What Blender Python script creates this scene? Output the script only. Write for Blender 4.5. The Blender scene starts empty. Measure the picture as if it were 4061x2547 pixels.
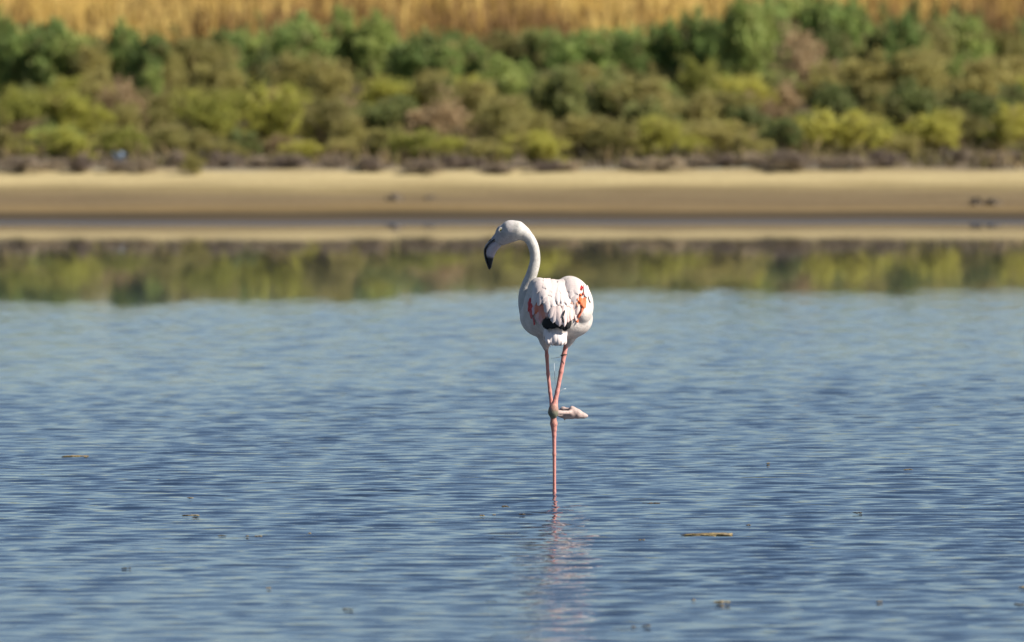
import bpy, bmesh, math, random
import numpy as np
from mathutils import Vector, Matrix
from mathutils.bvhtree import BVHTree

# ------------------------------------------------------------------ camera, sky, sun, exposure
SC = bpy.context.scene
COL = SC.collection
W_PX, H_PX, F_PX = 4061.0, 2547.0, 39360.0
CAM_H, D = 2.1, 40.0
PITCH = math.atan(1385.5 / F_PX)
SUN_DIR = Vector((0.74, -0.21, 0.64)).normalized()      # towards the sun

cam = bpy.data.cameras.new('camera'); camo = bpy.data.objects.new('camera', cam); COL.objects.link(camo)
camo.location = (0, 0, CAM_H); camo.rotation_euler = (math.pi / 2 - PITCH, 0, 0)
cam.sensor_fit = 'HORIZONTAL'; cam.sensor_width = 36.0; cam.lens = 36.0 * F_PX / W_PX
cam.clip_start = 0.5; cam.clip_end = 9000
cam.dof.use_dof = True; cam.dof.focus_distance = D; cam.dof.aperture_fstop = 5.2; cam.dof.aperture_blades = 9
SC.camera = camo

world = bpy.data.worlds.new('World'); SC.world = world; world.use_nodes = True
wn = world.node_tree
bg = wn.nodes['Background']
sky = wn.nodes.new('ShaderNodeTexSky'); sky.sky_type = 'NISHITA'; sky.sun_disc = False
sky.sun_elevation = math.asin(SUN_DIR.z); sky.sun_rotation = math.atan2(SUN_DIR.x, SUN_DIR.y)
sky.air_density = 0.8; sky.dust_density = 0.12; sky.ozone_density = 1.8
wn.links.new(sky.outputs[0], bg.inputs[0]); bg.inputs[1].default_value = 0.053

sl = bpy.data.lights.new('sun', 'SUN'); sl.energy = 5.0; sl.angle = math.radians(0.55); sl.color = (1.0, 0.93, 0.83)
so = bpy.data.objects.new('sun', sl); COL.objects.link(so); so.location = (30, -10, 40)
so.rotation_euler = SUN_DIR.to_track_quat('Z', 'Y').to_euler()

SC.view_settings.view_transform = 'Standard'; SC.view_settings.look = 'None'
SC.view_settings.exposure = 0.83; SC.view_settings.gamma = 1.0; SC.view_settings.use_curve_mapping = False
SC.cycles.max_bounces = 6; SC.cycles.sample_clamp_indirect = 6.0

random.seed(11); RNG = np.random.default_rng(11)

# ------------------------------------------------------------------ helpers
CP, SP = math.cos(PITCH), math.sin(PITCH)
CAM_POS = Vector((0, 0, CAM_H))
def ray(px, py):
    cx, cy = (px - W_PX / 2) / F_PX, -(py - H_PX / 2) / F_PX
    return Vector((cx, CP + cy * SP, -SP + cy * CP))          # y component about 1
def P(px, py, dy=0.0):
    r = ray(px, py); t = (D + dy) / r.y
    return CAM_POS + r * t
def on_level(px, py, z=0.0):
    r = ray(px, py); return CAM_POS + r * ((z - CAM_H) / r.z)

def tag(o, label=None, cat=None, group=None, kind=None):
    if label: o['label'] = label
    if cat: o['category'] = cat
    if group: o['group'] = group
    if kind: o['kind'] = kind
    return o
def link(name, me, mat=None, parent=None, smooth=True):
    o = bpy.data.objects.new(name, me); COL.objects.link(o)
    if mat is not None and len(me.materials) == 0: me.materials.append(mat)
    if smooth and len(me.polygons): me.polygons.foreach_set('use_smooth', np.ones(len(me.polygons), bool))
    if parent is not None: o.parent = parent
    return o
def mesh_np(name, v, f):
    """v (n,3), f (m,3|4) arrays -> mesh, quickly"""
    me = bpy.data.meshes.new(name); v = np.asarray(v, np.float32); f = np.asarray(f, np.int32)
    k = f.shape[1]
    me.vertices.add(len(v)); me.vertices.foreach_set('co', v.ravel())
    me.loops.add(f.size); me.loops.foreach_set('vertex_index', f.ravel())
    me.polygons.add(len(f)); me.polygons.foreach_set('loop_start', np.arange(0, f.size, k, dtype=np.int32))
    me.update(calc_edges=True); me.validate()
    return me
def set_col(me, cols, name='tint'):
    a = me.color_attributes.new(name, 'FLOAT_COLOR', 'POINT')
    c = np.ones((len(me.vertices), 4), np.float32); c[:, :3] = cols
    a.data.foreach_set('color', c.ravel())

def tube_np(pts, rads, n=8, cap=True):
    pts = [Vector(p) for p in pts]; V = []; Fc = []
    up = None
    for i, p in enumerate(pts):
        t = (pts[min(i + 1, len(pts) - 1)] - pts[max(i - 1, 0)]).normalized()
        if up is None: up = t.orthogonal().normalized()
        a = (up - t * up.dot(t)).normalized(); up = a; b = t.cross(a)
        for k in range(n):
            an = 2 * math.pi * k / n
            V.append(p + (a * math.cos(an) + b * math.sin(an)) * rads[i])
    for i in range(len(pts) - 1):
        for k in range(n):
            k2 = (k + 1) % n
            Fc.append((i * n + k, i * n + k2, (i + 1) * n + k2, (i + 1) * n + k))
    if cap:
        V.append(pts[0]); V.append(pts[-1]); s, e = len(V) - 2, len(V) - 1; m = (len(pts) - 1) * n
        for k in range(n):
            k2 = (k + 1) % n
            Fc.append((s, k2, k, k)); Fc.append((e, m + k, m + k2, m + k2))
    return V, Fc
def tube_mesh(name, pts, rads, n=8):
    V, Fc = tube_np(pts, rads, n)
    me = bpy.data.meshes.new(name)
    me.from_pydata([tuple(v) for v in V], [], [tuple(dict.fromkeys(f)) for f in Fc]); me.update()
    return me

# ---- node materials
class NM:
    def __init__(s, name):
        s.m = bpy.data.materials.new(name); s.m.use_nodes = True
        s.t = s.m.node_tree; s.b = s.t.nodes['Principled BSDF']; s.out = s.t.nodes['Material Output']
    def n(s, kind, **kw):
        nd = s.t.nodes.new(kind)
        for k, v in kw.items():
            if k in nd.inputs: nd.inputs[k].default_value = v
            else: setattr(nd, k, v)
        return nd
    def l(s, a, b): s.t.links.new(a, b)
    def ramp(s, fac, stops, interp='LINEAR'):
        r = s.t.nodes.new('ShaderNodeValToRGB'); r.color_ramp.interpolation = interp
        e = r.color_ramp.elements
        while len(e) < len(stops): e.new(0.5)
        for i, (p, c) in enumerate(stops):
            e[i].position = p; e[i].color = (*c, 1) if len(c) == 3 else c
        s.l(fac, r.inputs[0]); return r.outputs[0]
    def noise(s, scale, detail=4, rough=0.55, coord='Object', stretch=None, which='Fac'):
        tc = s.n('ShaderNodeTexCoord'); src = tc.outputs[coord]
        if stretch:
            mp = s.n('ShaderNodeMapping'); mp.inputs['Scale'].default_value = stretch
            s.l(src, mp.inputs[0]); src = mp.outputs[0]
        nz = s.n('ShaderNodeTexNoise'); nz.inputs['Scale'].default_value = scale
        nz.inputs['Detail'].default_value = detail; nz.inputs['Roughness'].default_value = rough
        s.l(src, nz.inputs['Vector']); return nz.outputs[which]
    def mix(s, fac, a, b, mode='MIX'):
        m = s.t.nodes.new('ShaderNodeMix'); m.data_type = 'RGBA'; m.blend_type = mode
        for sock, v in ((0, fac), (6, a), (7, b)):
            if isinstance(v, bpy.types.NodeSocket): s.l(v, m.inputs[sock])
            elif sock == 0: m.inputs[0].default_value = v
            else: m.inputs[sock].default_value = (*v, 1)
        return m.outputs[2]
    def attr(s, name, out='Color'):
        a = s.n('ShaderNodeAttribute'); a.attribute_name = name; return a.outputs[out]
    def bump(s, h, strength, dist):
        b = s.n('ShaderNodeBump'); b.inputs['Strength'].default_value = strength; b.inputs['Distance'].default_value = dist
        s.l(h, b.inputs['Height']); s.l(b.outputs[0], s.b.inputs['Normal']); return b
    def base(s, v): s.l(v, s.b.inputs['Base Color'])
    def rough(s, v): s.b.inputs['Roughness'].default_value = v

# ------------------------------------------------------------------ ripples and water
def smooth(a, b, x):
    t = np.clip((x - a) / (b - a), 0, 1); return t * t * (3 - 2 * t)
_w = np.random.default_rng(5)
WAVES = []
for i in range(84):
    lam = 0.055 * (0.36 / 0.055) ** _w.random()
    th = _w.normal(0, 0.40)
    k = 2 * math.pi / lam
    WAVES.append((k * math.sin(th), k * math.cos(th), _w.random() * 6.283, lam))
LAMS = np.array([w[3] for w in WAVES])
SLOPE = np.where(LAMS < 0.10, 0.9, np.where(LAMS < 0.22, 1.0, 0.45))
SLOPE = SLOPE / math.sqrt((SLOPE ** 2).sum() / 2)             # unit rms slope in all
GUST = [(_w.normal(0, 0.5), _w.normal(0, 0.16), _w.random() * 6.28) for _ in range(9)]
RIPPLE_RMS = 0.071
def wave_z(x, y, mask_only=False):
    x = np.asarray(x, float); y = np.asarray(y, float)
    edge = 64.3 + 0.60 * x + 0.8 * np.sin(x * 1.3 + 0.7) + 0.45 * np.sin(x * 3.9 + 2) + 0.3 * np.sin(x * 9.1 + 1)
    mask = 0.012 + 0.988 * smooth(edge + 1.6, edge - 3.0, y)
    if mask_only: return mask
    g = sum(np.sin(a * x + b * y + c) for a, b, c in GUST) / 3.0
    amp = mask * np.clip(1 + 0.33 * g, 0.35, 1.7) * RIPPLE_RMS
    amp *= (0.45 + 0.55 * smooth(60, 44, y)) * smooth(6.2, 4.9, np.abs(x)) * smooth(24, 27, y)
    z = np.zeros_like(x)
    for (kx, ky, ph, lam), s in zip(WAVES, SLOPE):
        ph2 = ph + 0.6 * np.sin(0.5 * x * 6.283 / (lam * 6) + ph * 3) 
        z += s / math.hypot(kx, ky) * np.sin(kx * x + ky * y + ph2)
    return z * amp
def axis(*parts):
    a = np.unique(np.round(np.concatenate(parts), 5)); return a
def grid(xs, ys):
    X, Y = np.meshgrid(xs, ys); nx, ny = len(xs), len(ys)
    i = np.arange(nx * ny).reshape(ny, nx)
    f = np.stack([i[:-1, :-1], i[:-1, 1:], i[1:, 1:], i[1:, :-1]], -1).reshape(-1, 4)
    return X.ravel(), Y.ravel(), f

m = NM('lake_water')
m.b.inputs['Base Color'].default_value = (0.014, 0.026, 0.048, 1); m.b.inputs['IOR'].default_value = 1.85
m.rough(0.03)
bp = m.bump(m.noise(26, 3, 0.6, stretch=(0.3, 1, 1)), 0.16, 0.004)
rm = m.n('ShaderNodeMath', operation='MULTIPLY'); m.l(m.attr('ripple', 'Fac'), rm.inputs[0]); rm.inputs[1].default_value = 0.16
m.l(rm.outputs[0], bp.inputs['Strength'])
WATER = m.m
xs = axis(np.array([-2500, -900, -300, -120, -60, -30, -18, -12, -9, -7.5]), np.arange(-5.2, 5.21, 0.045), np.array([7.5, 9, 12, 18, 30, 60, 120, 300, 900, 2500]))
ys = axis(np.array([9.0, 12, 15, 18, 21, 23.5, 25]), np.arange(26, 50, 0.016), np.arange(50, 66, 0.03), np.arange(66, 85.2, 0.09))
X, Y, f = grid(xs, ys)
wme = mesh_np('water', np.stack([X, Y, wave_z(X, Y)], 1), f)
wa = wme.attributes.new('ripple', 'FLOAT', 'POINT'); wa.data.foreach_set('value', (wave_z(X, Y, True) - 0.012).astype(np.float32))
water = link('water', wme, WATER)
tag(water, 'blue rippled lake water turning calm towards the sandy shore', kind='structure')

# ------------------------------------------------------------------ ground
GY = [-2500, 4, 9, 14, 70, 80, 82.5, 85.5, 86.3, 89.4, 95, 111, 125, 200, 300, 600, 4000]
GZ = [0.7, 0.6, 0.02, -0.3, -0.3, -0.05, 0.0, 0.022, 0.085, 0.31, 0.46, 0.98, 1.16, 2.1, 2.7, 3.0, 3.0]
def wiggle(x):
    return 0.22 * np.sin(x * 0.55 + 0.4) + 0.10 * np.sin(x * 1.7 + 2) + 0.05 * np.sin(x * 4.3)
def g0(y): return np.interp(y, GY, GZ)
def ground_z(x, y):
    x = np.asarray(x, float); y = np.asarray(y, float)
    z = g0(y - wiggle(x) * smooth(80, 83, y) * smooth(100, 92, y))
    s = smooth(89, 93, y)
    z = z + s * (0.05 * np.sin(x * 0.9 + y * 0.35) + 0.04 * np.sin(x * 1.9 - y * 0.6 + 1))
    z = z + smooth(86, 87, y) * 0.012 * np.sin(x * 5.1 + 1.5 * np.sin(y * 3)) * np.sin(y * 6)
    return z
def on_ground(px, py):
    r = ray(px, py); lo, hi = 60.0, 400.0
    for _ in range(60):                                       # first crossing along the ray
        mid = (lo + hi) / 2; p = CAM_POS + r * (mid / r.y)
        if p.z > float(ground_z(p.x, p.y)): lo = mid
        else: hi = mid
    return CAM_POS + r * (lo / r.y)

xg = axis(np.array([-3500, -1200, -400, -150, -70, -40, -25, -18]), np.arange(-14, 14.1, 0.22), np.array([18, 25, 40, 70, 150, 400, 1200, 3500]))
YB = [-2500.0, 82.0, 85.6, 89.7, 111.0, 4000.0]
def band_mesh(name, ys_, mat):
    X, Y, f = grid(xg, ys_)
    Yw = Y + wiggle(X) * smooth(80, 83, Y) * smooth(100, 92, Y)
    me = mesh_np(name, np.stack([X, Yw, ground_z(X, Yw)], 1), f)
    o = link(name, me, mat); o['kind'] = 'structure'; return o

m = NM('bed_mud'); m.base(m.ramp(m.noise(2, 5), [(0.3, (0.05, 0.045, 0.035)), (0.7, (0.09, 0.08, 0.06))])); m.rough(0.8)
band_mesh('lake_bed', np.concatenate([[-2500, -600, -200, -60, -20, 0, 4, 6, 8, 9, 11, 14, 20, 30, 45, 60, 70], np.arange(74, 82.01, 0.5)]), m.m)

m = NM('wet_mud')      # dark shore mud, wettest at the waterline
nz = m.noise(1.4, 5, stretch=(0.25, 1.6, 1))
m.base(m.ramp(nz, [(0.25, (0.040, 0.032, 0.020)), (0.55, (0.068, 0.050, 0.028)), (0.8, (0.11, 0.08, 0.045))]))
tc = m.n('ShaderNodeNewGeometry'); sx = m.n('ShaderNodeSeparateXYZ'); m.l(tc.outputs['Position'], sx.inputs[0])
mr = m.n('ShaderNodeMapRange'); mr.inputs[1].default_value = 0.003; mr.inputs[2].default_value = 0.014
mr.inputs[3].default_value = 0.32; mr.inputs[4].default_value = 0.9; m.l(sx.outputs[2], mr.inputs[0]); m.l(mr.outputs[0], m.b.inputs['Roughness'])
mr2 = m.n('ShaderNodeMapRange'); mr2.inputs[1].default_value = 0.003; mr2.inputs[2].default_value = 0.014
mr2.inputs[3].default_value = 0.5; mr2.inputs[4].default_value = 0.05; m.l(sx.outputs[2], mr2.inputs[0]); m.l(mr2.outputs[0], m.b.inputs['Specular IOR Level'])
m.bump(m.noise(30, 4), 0.15, 0.01)
band_mesh('mud_flat', np.arange(82.0, 85.61, 0.12), m.m)

m = NM('shore_sand')   # damp brown sand low down, a pale dry crest
geo = m.n('ShaderNodeNewGeometry'); sx = m.n('ShaderNodeSeparateXYZ'); m.l(geo.outputs['Position'], sx.inputs[0])
n1 = m.noise(0.9, 5, stretch=(0.22, 2.2, 1)); n2 = m.noise(14, 5, 0.65)
ad = m.n('ShaderNodeMath', operation='MULTIPLY_ADD'); m.l(n1, ad.inputs[0]); ad.inputs[1].default_value = 0.15; m.l(sx.outputs[2], ad.inputs[2])
mr = m.n('ShaderNodeMapRange'); mr.inputs[1].default_value = 0.08; mr.inputs[2].default_value = 0.38; m.l(ad.outputs[0], mr.inputs[0])
c = m.ramp(mr.outputs[0], [(0.0, (0.12, 0.085, 0.036)), (0.16, (0.21, 0.150, 0.070)), (0.28, (0.165, 0.122, 0.068)), (0.48, (0.185, 0.140, 0.075)), (0.62, (0.25, 0.195, 0.094)), (0.76, (0.425, 0.345, 0.178)), (0.9, (0.445, 0.365, 0.192)), (1.0, (0.33, 0.265, 0.14))])
c = m.mix(0.5, c, m.ramp(n2, [(0.3, (0.62, 0.60, 0.56)), (0.7, (1, 1, 1))]), 'MULTIPLY')
c = m.mix(0.55, c, m.ramp(m.noise(2.2, 5, 0.65, stretch=(0.28, 2.0, 1)), [(0.36, (0.66, 0.63, 0.60)), (0.58, (1, 1, 1))]), 'MULTIPLY')
m.base(c); m.rough(0.9); m.b.inputs['Specular IOR Level'].default_value = 0.1; m.bump(n2, 0.5, 0.03)
band_mesh('beach', np.arange(85.6, 89.71, 0.13), m.m)

m = NM('bank_soil')
n1 = m.noise(1.1, 6); n2 = m.noise(9, 5, 0.65)
c = m.ramp(n1, [(0.3, (0.10, 0.075, 0.045)), (0.5, (0.16, 0.12, 0.07)), (0.72, (0.33, 0.26, 0.16))])
m.base(m.mix(0.6, c, m.ramp(n2, [(0.3, (0.5, 0.48, 0.45)), (0.7, (1, 1, 1))]), 'MULTIPLY')); m.rough(0.95); m.bump(n2, 0.6, 0.05)
band_mesh('bank', np.arange(89.7, 111.1, 0.213), m.m)

m = NM('field_soil')
n1 = m.noise(0.5, 6)
m.base(m.ramp(n1, [(0.3, (0.20, 0.13, 0.05)), (0.6, (0.36, 0.25, 0.09)), (0.8, (0.42, 0.31, 0.12))])); m.rough(0.95)
band_mesh('field', np.concatenate([np.arange(111.0 - 0.213 * 0 , 130, 0.6), np.arange(130, 220, 4), [230, 260, 300, 400, 600, 1000, 2000, 4000]]), m.m)

# ------------------------------------------------------------------ foliage materials
def leaf_mat(name, dark, mid, lite, transl=0.3):
    m = NM(name)
    oi = m.n('ShaderNodeObjectInfo')
    nz = m.noise(8.5, 5, 0.75)
    ad = m.n('ShaderNodeMath', operation='MULTIPLY_ADD'); m.l(oi.outputs['Random'], ad.inputs[0]); ad.inputs[1].default_value = 0.46
    sb = m.n('ShaderNodeMath', operation='SUBTRACT'); m.l(nz, sb.inputs[0]); sb.inputs[1].default_value = 0.23
    m.l(sb.outputs[0], ad.inputs[2])
    c = m.ramp(ad.outputs[0], [(0.28, dark), (0.48, mid), (0.72, lite)])
    c = m.mix(m.ramp(m.noise(2.6, 3, 0.6), [(0.50, (0, 0, 0)), (0.68, (.75, .75, .75))]), c, (0.23, 0.175, 0.080))   # dead sprigs
    m.base(c); m.rough(0.7); m.b.inputs['Specular IOR Level'].default_value = 0.25
    tr = m.n('ShaderNodeBsdfTranslucent'); m.l(c, tr.inputs[0])
    mx = m.n('ShaderNodeMixShader'); mx.inputs[0].default_value = transl
    m.l(m.b.outputs[0], mx.inputs[1]); m.l(tr.outputs[0], mx.inputs[2]); m.l(mx.outputs[0], m.out.inputs[0])
    return m.m
LEAF = {
 'yg': leaf_mat('leaf_yellow_green', (0.264, 0.275, 0.062), (0.395, 0.392, 0.082), (0.514, 0.482, 0.107), 0.48),
 'ol': leaf_mat('leaf_olive', (0.213, 0.197, 0.068), (0.318, 0.293, 0.097), (0.436, 0.380, 0.132), 0.48),
 'gr': leaf_mat('leaf_green', (0.166, 0.239, 0.074), (0.266, 0.349, 0.099), (0.392, 0.443, 0.135), 0.48),
 'dk': leaf_mat('leaf_dark_green', (0.137, 0.173, 0.060), (0.210, 0.243, 0.081), (0.307, 0.314, 0.109), 0.48),
 'br': leaf_mat('leaf_brown', (0.202, 0.140, 0.078), (0.318, 0.229, 0.121), (0.451, 0.329, 0.183), 0.2),
 'pu': leaf_mat('leaf_dry_scrub', (0.181, 0.140, 0.117), (0.294, 0.238, 0.180), (0.451, 0.363, 0.246), 0.15),
}
m = NM('stem_bark'); m.base(m.ramp(m.noise(20, 4), [(0.3, (0.09, 0.065, 0.04)), (0.7, (0.19, 0.14, 0.09))])); m.rough(0.9); BARK = m.m

def shrub_mesh(kind, seed):
    """unit shrub: about 1 wide, 1 high; returns foliage and stem meshes"""
    r = np.random.default_rng(seed); up = {'yg': 0.9, 'ol': 0.75, 'gr': 1.1, 'dk': 1.0, 'br': 0.6, 'pu': 0.45}[kind]
    nc = {'yg': 100, 'ol': 92, 'gr': 120, 'dk': 110, 'br': 72, 'pu': 60}[kind]
    lobes = [(r.uniform(-.30, .30), r.uniform(-.30, .30), r.uniform(.68 if kind in ('gr', 'dk') else .55, 1.0), r.uniform(.2, .34)) for _ in range(7)]
    V = []; tips = []
    for i in range(nc):
        lx, ly, lh, lr = lobes[r.integers(7)]
        a = r.random() * 6.283; q = lr * math.sqrt(r.random())
        cx, cy = lx + q * math.cos(a), ly + q * math.sin(a)
        top = lh * math.sqrt(max(0.05, 1 - (q / (lr * 1.25)) ** 2))
        cz = top * (1 - 0.75 * r.random() ** 1.7)
        tips.append((cx, cy, cz)); rad = r.uniform(0.07, 0.14)
        nl = 44
        d = r.normal(0, 1, (nl, 3)); d[:, 2] = np.abs(d[:, 2]) * up + 0.15; d /= np.linalg.norm(d, axis=1)[:, None]
        base = np.array([cx, cy, cz]) + r.normal(0, 0.5, (nl, 3)) * rad
        ln = r.uniform(0.05, 0.105, nl) * (1.4 if kind in ('gr', 'dk') else 1.0); wd = ln * r.uniform(0.26, 0.42, nl)
        side = np.cross(d, r.normal(0, 1, (nl, 3))); side /= np.linalg.norm(side, axis=1)[:, None]
        q4 = np.stack([base, base + d * (ln * .45)[:, None] + side * wd[:, None] * .5, base + d * ln[:, None], base + d * (ln * .45)[:, None] - side * wd[:, None] * .5], 1)
        V.append(q4.reshape(-1, 3))
    V = np.concatenate(V); V[:, 2] = np.maximum(V[:, 2], 0.01)
    fo = mesh_np('foliage', V, np.arange(len(V)).reshape(-1, 4)); fo.materials.append(LEAF[kind])
    sv, sf = [], []
    for t in tips[::5]:
        p0 = Vector((r.normal(0, .03), r.normal(0, .03), -0.06)); p2 = Vector(t); p1 = p0.lerp(p2, .5) + Vector((0, 0, .1 * t[2]))
        v, ff = tube_np([p0, p1, p2], [0.016, 0.011, 0.004], 5); o = len(sv)
        sv += [tuple(q) for q in v]; sf += [tuple(dict.fromkeys(i + o for i in q)) for q in ff]
    st = bpy.data.meshes.new('stems'); st.from_pydata(sv, [], sf); st.update(); st.materials.append(BARK)
    return fo, st
SHR = {k: [shrub_mesh(k, 100 * i + j) for j in range(4)] for i, k in enumerate(LEAF)}
KLAB = {'yg': ('yellow-green succulent shrub', 'saltmarsh_shrub'), 'ol': ('olive-brown bush', 'olive_bush'), 'gr': ('fresh green bush', 'green_bush'),
        'dk': ('dark green bush', 'dark_bush'), 'br': ('withered brown bush', 'withered_bush'), 'pu': ('grey-brown dry scrub clump', 'dry_scrub')}
def shrub_label(kind, p, w, h):
    size = 'slender' if w < .42 else ('narrow' if w < .72 else ('broad' if w < 1.05 else 'very broad'))
    row = 'along the upper edge of the sand' if p.y < 92 else ('in the front half of the bank behind the dry scrub' if p.y < 98 else ('half way up the bank among other shrubs' if p.y < 104 else 'at the back of the bank against the golden grass'))
    lab = '%s %s %s' % (size, KLAB[kind][0], row)
    return lab, lab.replace('bush ', 'bushes ').replace('shrub ', 'shrubs ').replace('clump ', 'clumps '), KLAB[kind][1]
shrub_n = [0]
def shrub_at(p, w, h, kind, label=None, name=None, depth=None):
    i = shrub_n[0]; shrub_n[0] += 1
    lab, grp, nm = shrub_label(kind, p, w, h)
    e = bpy.data.objects.new(name or nm, None); COL.objects.link(e); e.empty_display_size = 0.1
    e.location = (p.x, p.y, float(ground_z(p.x, p.y)) - 0.01)
    e.rotation_euler = (0, 0, random.random() * 6.28)
    tag(e, label or lab, 'shrub', None if label else grp)
    fo, st = SHR[kind][i % 4]
    dd = depth or w * random.uniform(0.75, 1.05)
    for nme, me in (('foliage', fo), ('stems', st)):
        o = bpy.data.objects.new(nme, me); COL.objects.link(o); o.parent = e
        o.scale = ((w + dd) / 2, (w + dd) / 2, h)
    return e

# panel tables: (centre x, base y, width, height, kind) in enlarged-photo pixels
A = [(230, 560, 560, 400, 'gr'), (20, 480, 150, 430, 'gr'), (790, 500, 320, 350, 'gr'), (1000, 530, 280, 310, 'gr'), (1290, 500, 330, 300, 'ol'), (600, 540, 260, 260, 'ol'),
     (2120, 470, 480, 360, 'gr'), (1720, 480, 330, 290, 'gr'), (2370, 440, 230, 380, 'gr'), (1480, 520, 300, 260, 'ol'),
     (830, 810, 440, 260, 'br'), (1040, 600, 190, 160, 'gr'), (1450, 660, 480, 270, 'ol'), (2000, 640, 500, 300, 'ol'), (2280, 680, 330, 280, 'ol'), (640, 700, 300, 240, 'ol'), (1850, 560, 300, 240, 'dk'),
     (190, 930, 520, 400, 'yg'), (520, 950, 440, 370, 'yg'), (1450, 960, 460, 380, 'yg'), (1880, 960, 520, 400, 'yg'), (2240, 1000, 420, 340, 'ol'), (1130, 880, 340, 260, 'ol'), (1250, 860, 260, 290, 'yg'),
     (420, 1090, 420, 230, 'yg'), (820, 1030, 420, 210, 'yg'), (1120, 1040, 340, 200, 'ol'), (60, 1060, 240, 190, 'ol'), (2050, 1090, 340, 140, 'yg'), (2330, 1080, 280, 150, 'ol'), (1500, 1090, 320, 130, 'ol'),
     (130, 1160, 300, 130, 'pu'), (560, 1180, 240, 170, 'pu'), (800, 1170, 270, 110, 'pu'), (1240, 1120, 260, 100, 'pu'), (1560, 1130, 220, 120, 'pu'), (1990, 1130, 340, 110, 'pu'), (2280, 1130, 250, 100, 'pu'), (960, 1170, 170, 110, 'pu'), (330, 1150, 200, 90, 'pu'), (1760, 1130, 200, 100, 'pu')]
B = [(100, 450, 280, 380, 'gr'), (330, 470, 380, 380, 'gr'), (640, 520, 520, 300, 'gr'), (820, 540, 300, 220, 'gr'), (1250, 450, 480, 250, 'ol'), (1130, 560, 380, 180, 'gr'), (1450, 470, 320, 260, 'dk'),
     (1680, 510, 540, 280, 'gr'), (2000, 500, 380, 280, 'gr'), (2330, 500, 420, 360, 'dk'),
     (430, 730, 470, 240, 'yg'), (100, 760, 380, 280, 'ol'), (640, 740, 340, 240, 'ol'), (760, 890, 420, 270, 'br'), (1000, 760, 300, 230, 'ol'), (1180, 910, 480, 270, 'ol'), (1560, 880, 420, 400, 'dk'), (1880, 800, 420, 320, 'dk'), (2150, 820, 450, 300, 'ol'), (1760, 640, 340, 220, 'ol'),
     (480, 900, 360, 240, 'dk'), (380, 1040, 340, 190, 'ol'), (600, 1050, 520, 200, 'yg'), (820, 1060, 300, 150, 'yg'), (110, 1010, 330, 270, 'ol'), (1090, 1090, 440, 150, 'ol'), (1430, 1110, 400, 230, 'yg'), (1700, 1030, 420, 260, 'ol'), (1980, 1060, 430, 260, 'ol'), (2260, 1040, 400, 270, 'yg'), (1330, 1000, 300, 190, 'ol'),
     (330, 1170, 260, 130, 'pu'), (80, 1150, 220, 110, 'pu'), (640, 1170, 300, 100, 'pu'), (930, 1140, 320, 110, 'pu'), (1170, 1180, 340, 90, 'pu'), (1480, 1170, 260, 90, 'pu'), (1690, 1160, 200, 70, 'pu'), (2250, 1150, 320, 110, 'pu'), (2050, 1140, 180, 90, 'pu')]
C = [(230, 500, 300, 440, 'gr'), (430, 520, 340, 540, 'gr'), (600, 470, 280, 480, 'gr'), (800, 400, 320, 420, 'gr'), (1000, 360, 360, 390, 'gr'), (1230, 360, 320, 370, 'gr'), (880, 520, 380, 360, 'br'), (1110, 420, 300, 260, 'dk'), (1400, 420, 330, 260, 'dk'),
     (1450, 300, 110, 280, 'dk'), (1650, 300, 120, 300, 'dk'), (1800, 300, 100, 290, 'dk'), (1950, 310, 120, 310, 'dk'), (2110, 330, 130, 280, 'ol'), (1900, 420, 480, 300, 'gr'), (2260, 440, 420, 290, 'ol'), (1620, 450, 380, 260, 'ol'), (2400, 420, 240, 270, 'gr'),
     (60, 480, 260, 300, 'dk'), (200, 660, 330, 280, 'yg'), (500, 660, 360, 200, 'yg'), (800, 650, 260, 130, 'br'), (1040, 650, 300, 240, 'ol'), (1280, 600, 480, 240, 'ol'), (1680, 620, 480, 300, 'ol'), (2180, 650, 440, 270, 'ol'), (2000, 560, 300, 200, 'gr'),
     (1700, 810, 480, 260, 'dk'), (2300, 800, 340, 240, 'dk'), (1080, 800, 380, 220, 'dk'), (80, 920, 400, 310, 'ol'), (650, 850, 400, 220, 'br'), (380, 860, 380, 250, 'ol'), (1400, 820, 340, 260, 'ol'),  # first entry: dark leaves stand in for shadow among the shrubs
     (850, 990, 420, 220, 'yg'), (1160, 1000, 520, 260, 'yg'), (1420, 1000, 300, 220, 'yg'), (1800, 1010, 480, 290, 'yg'), (2080, 960, 340, 230, 'ol'), (2320, 990, 320, 300, 'yg'), (350, 1040, 460, 230, 'ol'), (130, 1060, 280, 180, 'yg'), (600, 1060, 300, 160, 'ol'), (1620, 1050, 260, 140, 'ol'),
     (860, 1140, 460, 140, 'pu'), (1150, 1150, 380, 100, 'pu'), (1480, 1130, 260, 140, 'pu'), (1950, 1090, 260, 110, 'pu'), (2150, 1130, 340, 120, 'pu'), (2360, 1120, 200, 110, 'pu'), (580, 1120, 240, 110, 'pu'), (380, 1120, 260, 100, 'pu'), (150, 1130, 240, 90, 'pu')]
B += [(900, 520, 360, 250, 'ol'), (1020, 500, 330, 230, 'gr'), (1350, 470, 380, 250, 'ol'), (1560, 480, 360, 260, 'gr'), (1800, 490, 420, 290, 'ol'), (1930, 470, 360, 250, 'gr'), (2120, 480, 400, 290, 'gr'), (2230, 490, 380, 330, 'gr')]
A += [(420, 540, 380, 320, 'gr'), (120, 560, 330, 370, 'gr'), (1150, 520, 330, 280, 'ol'), (1560, 500, 330, 280, 'gr'), (1900, 500, 380, 310, 'gr')]
C += [(700, 430, 420, 440, 'gr'), (1130, 380, 420, 400, 'gr'), (1500, 440, 420, 320, 'gr'), (1750, 430, 400, 300, 'ol'), (2100, 440, 420, 300, 'gr')]
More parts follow.
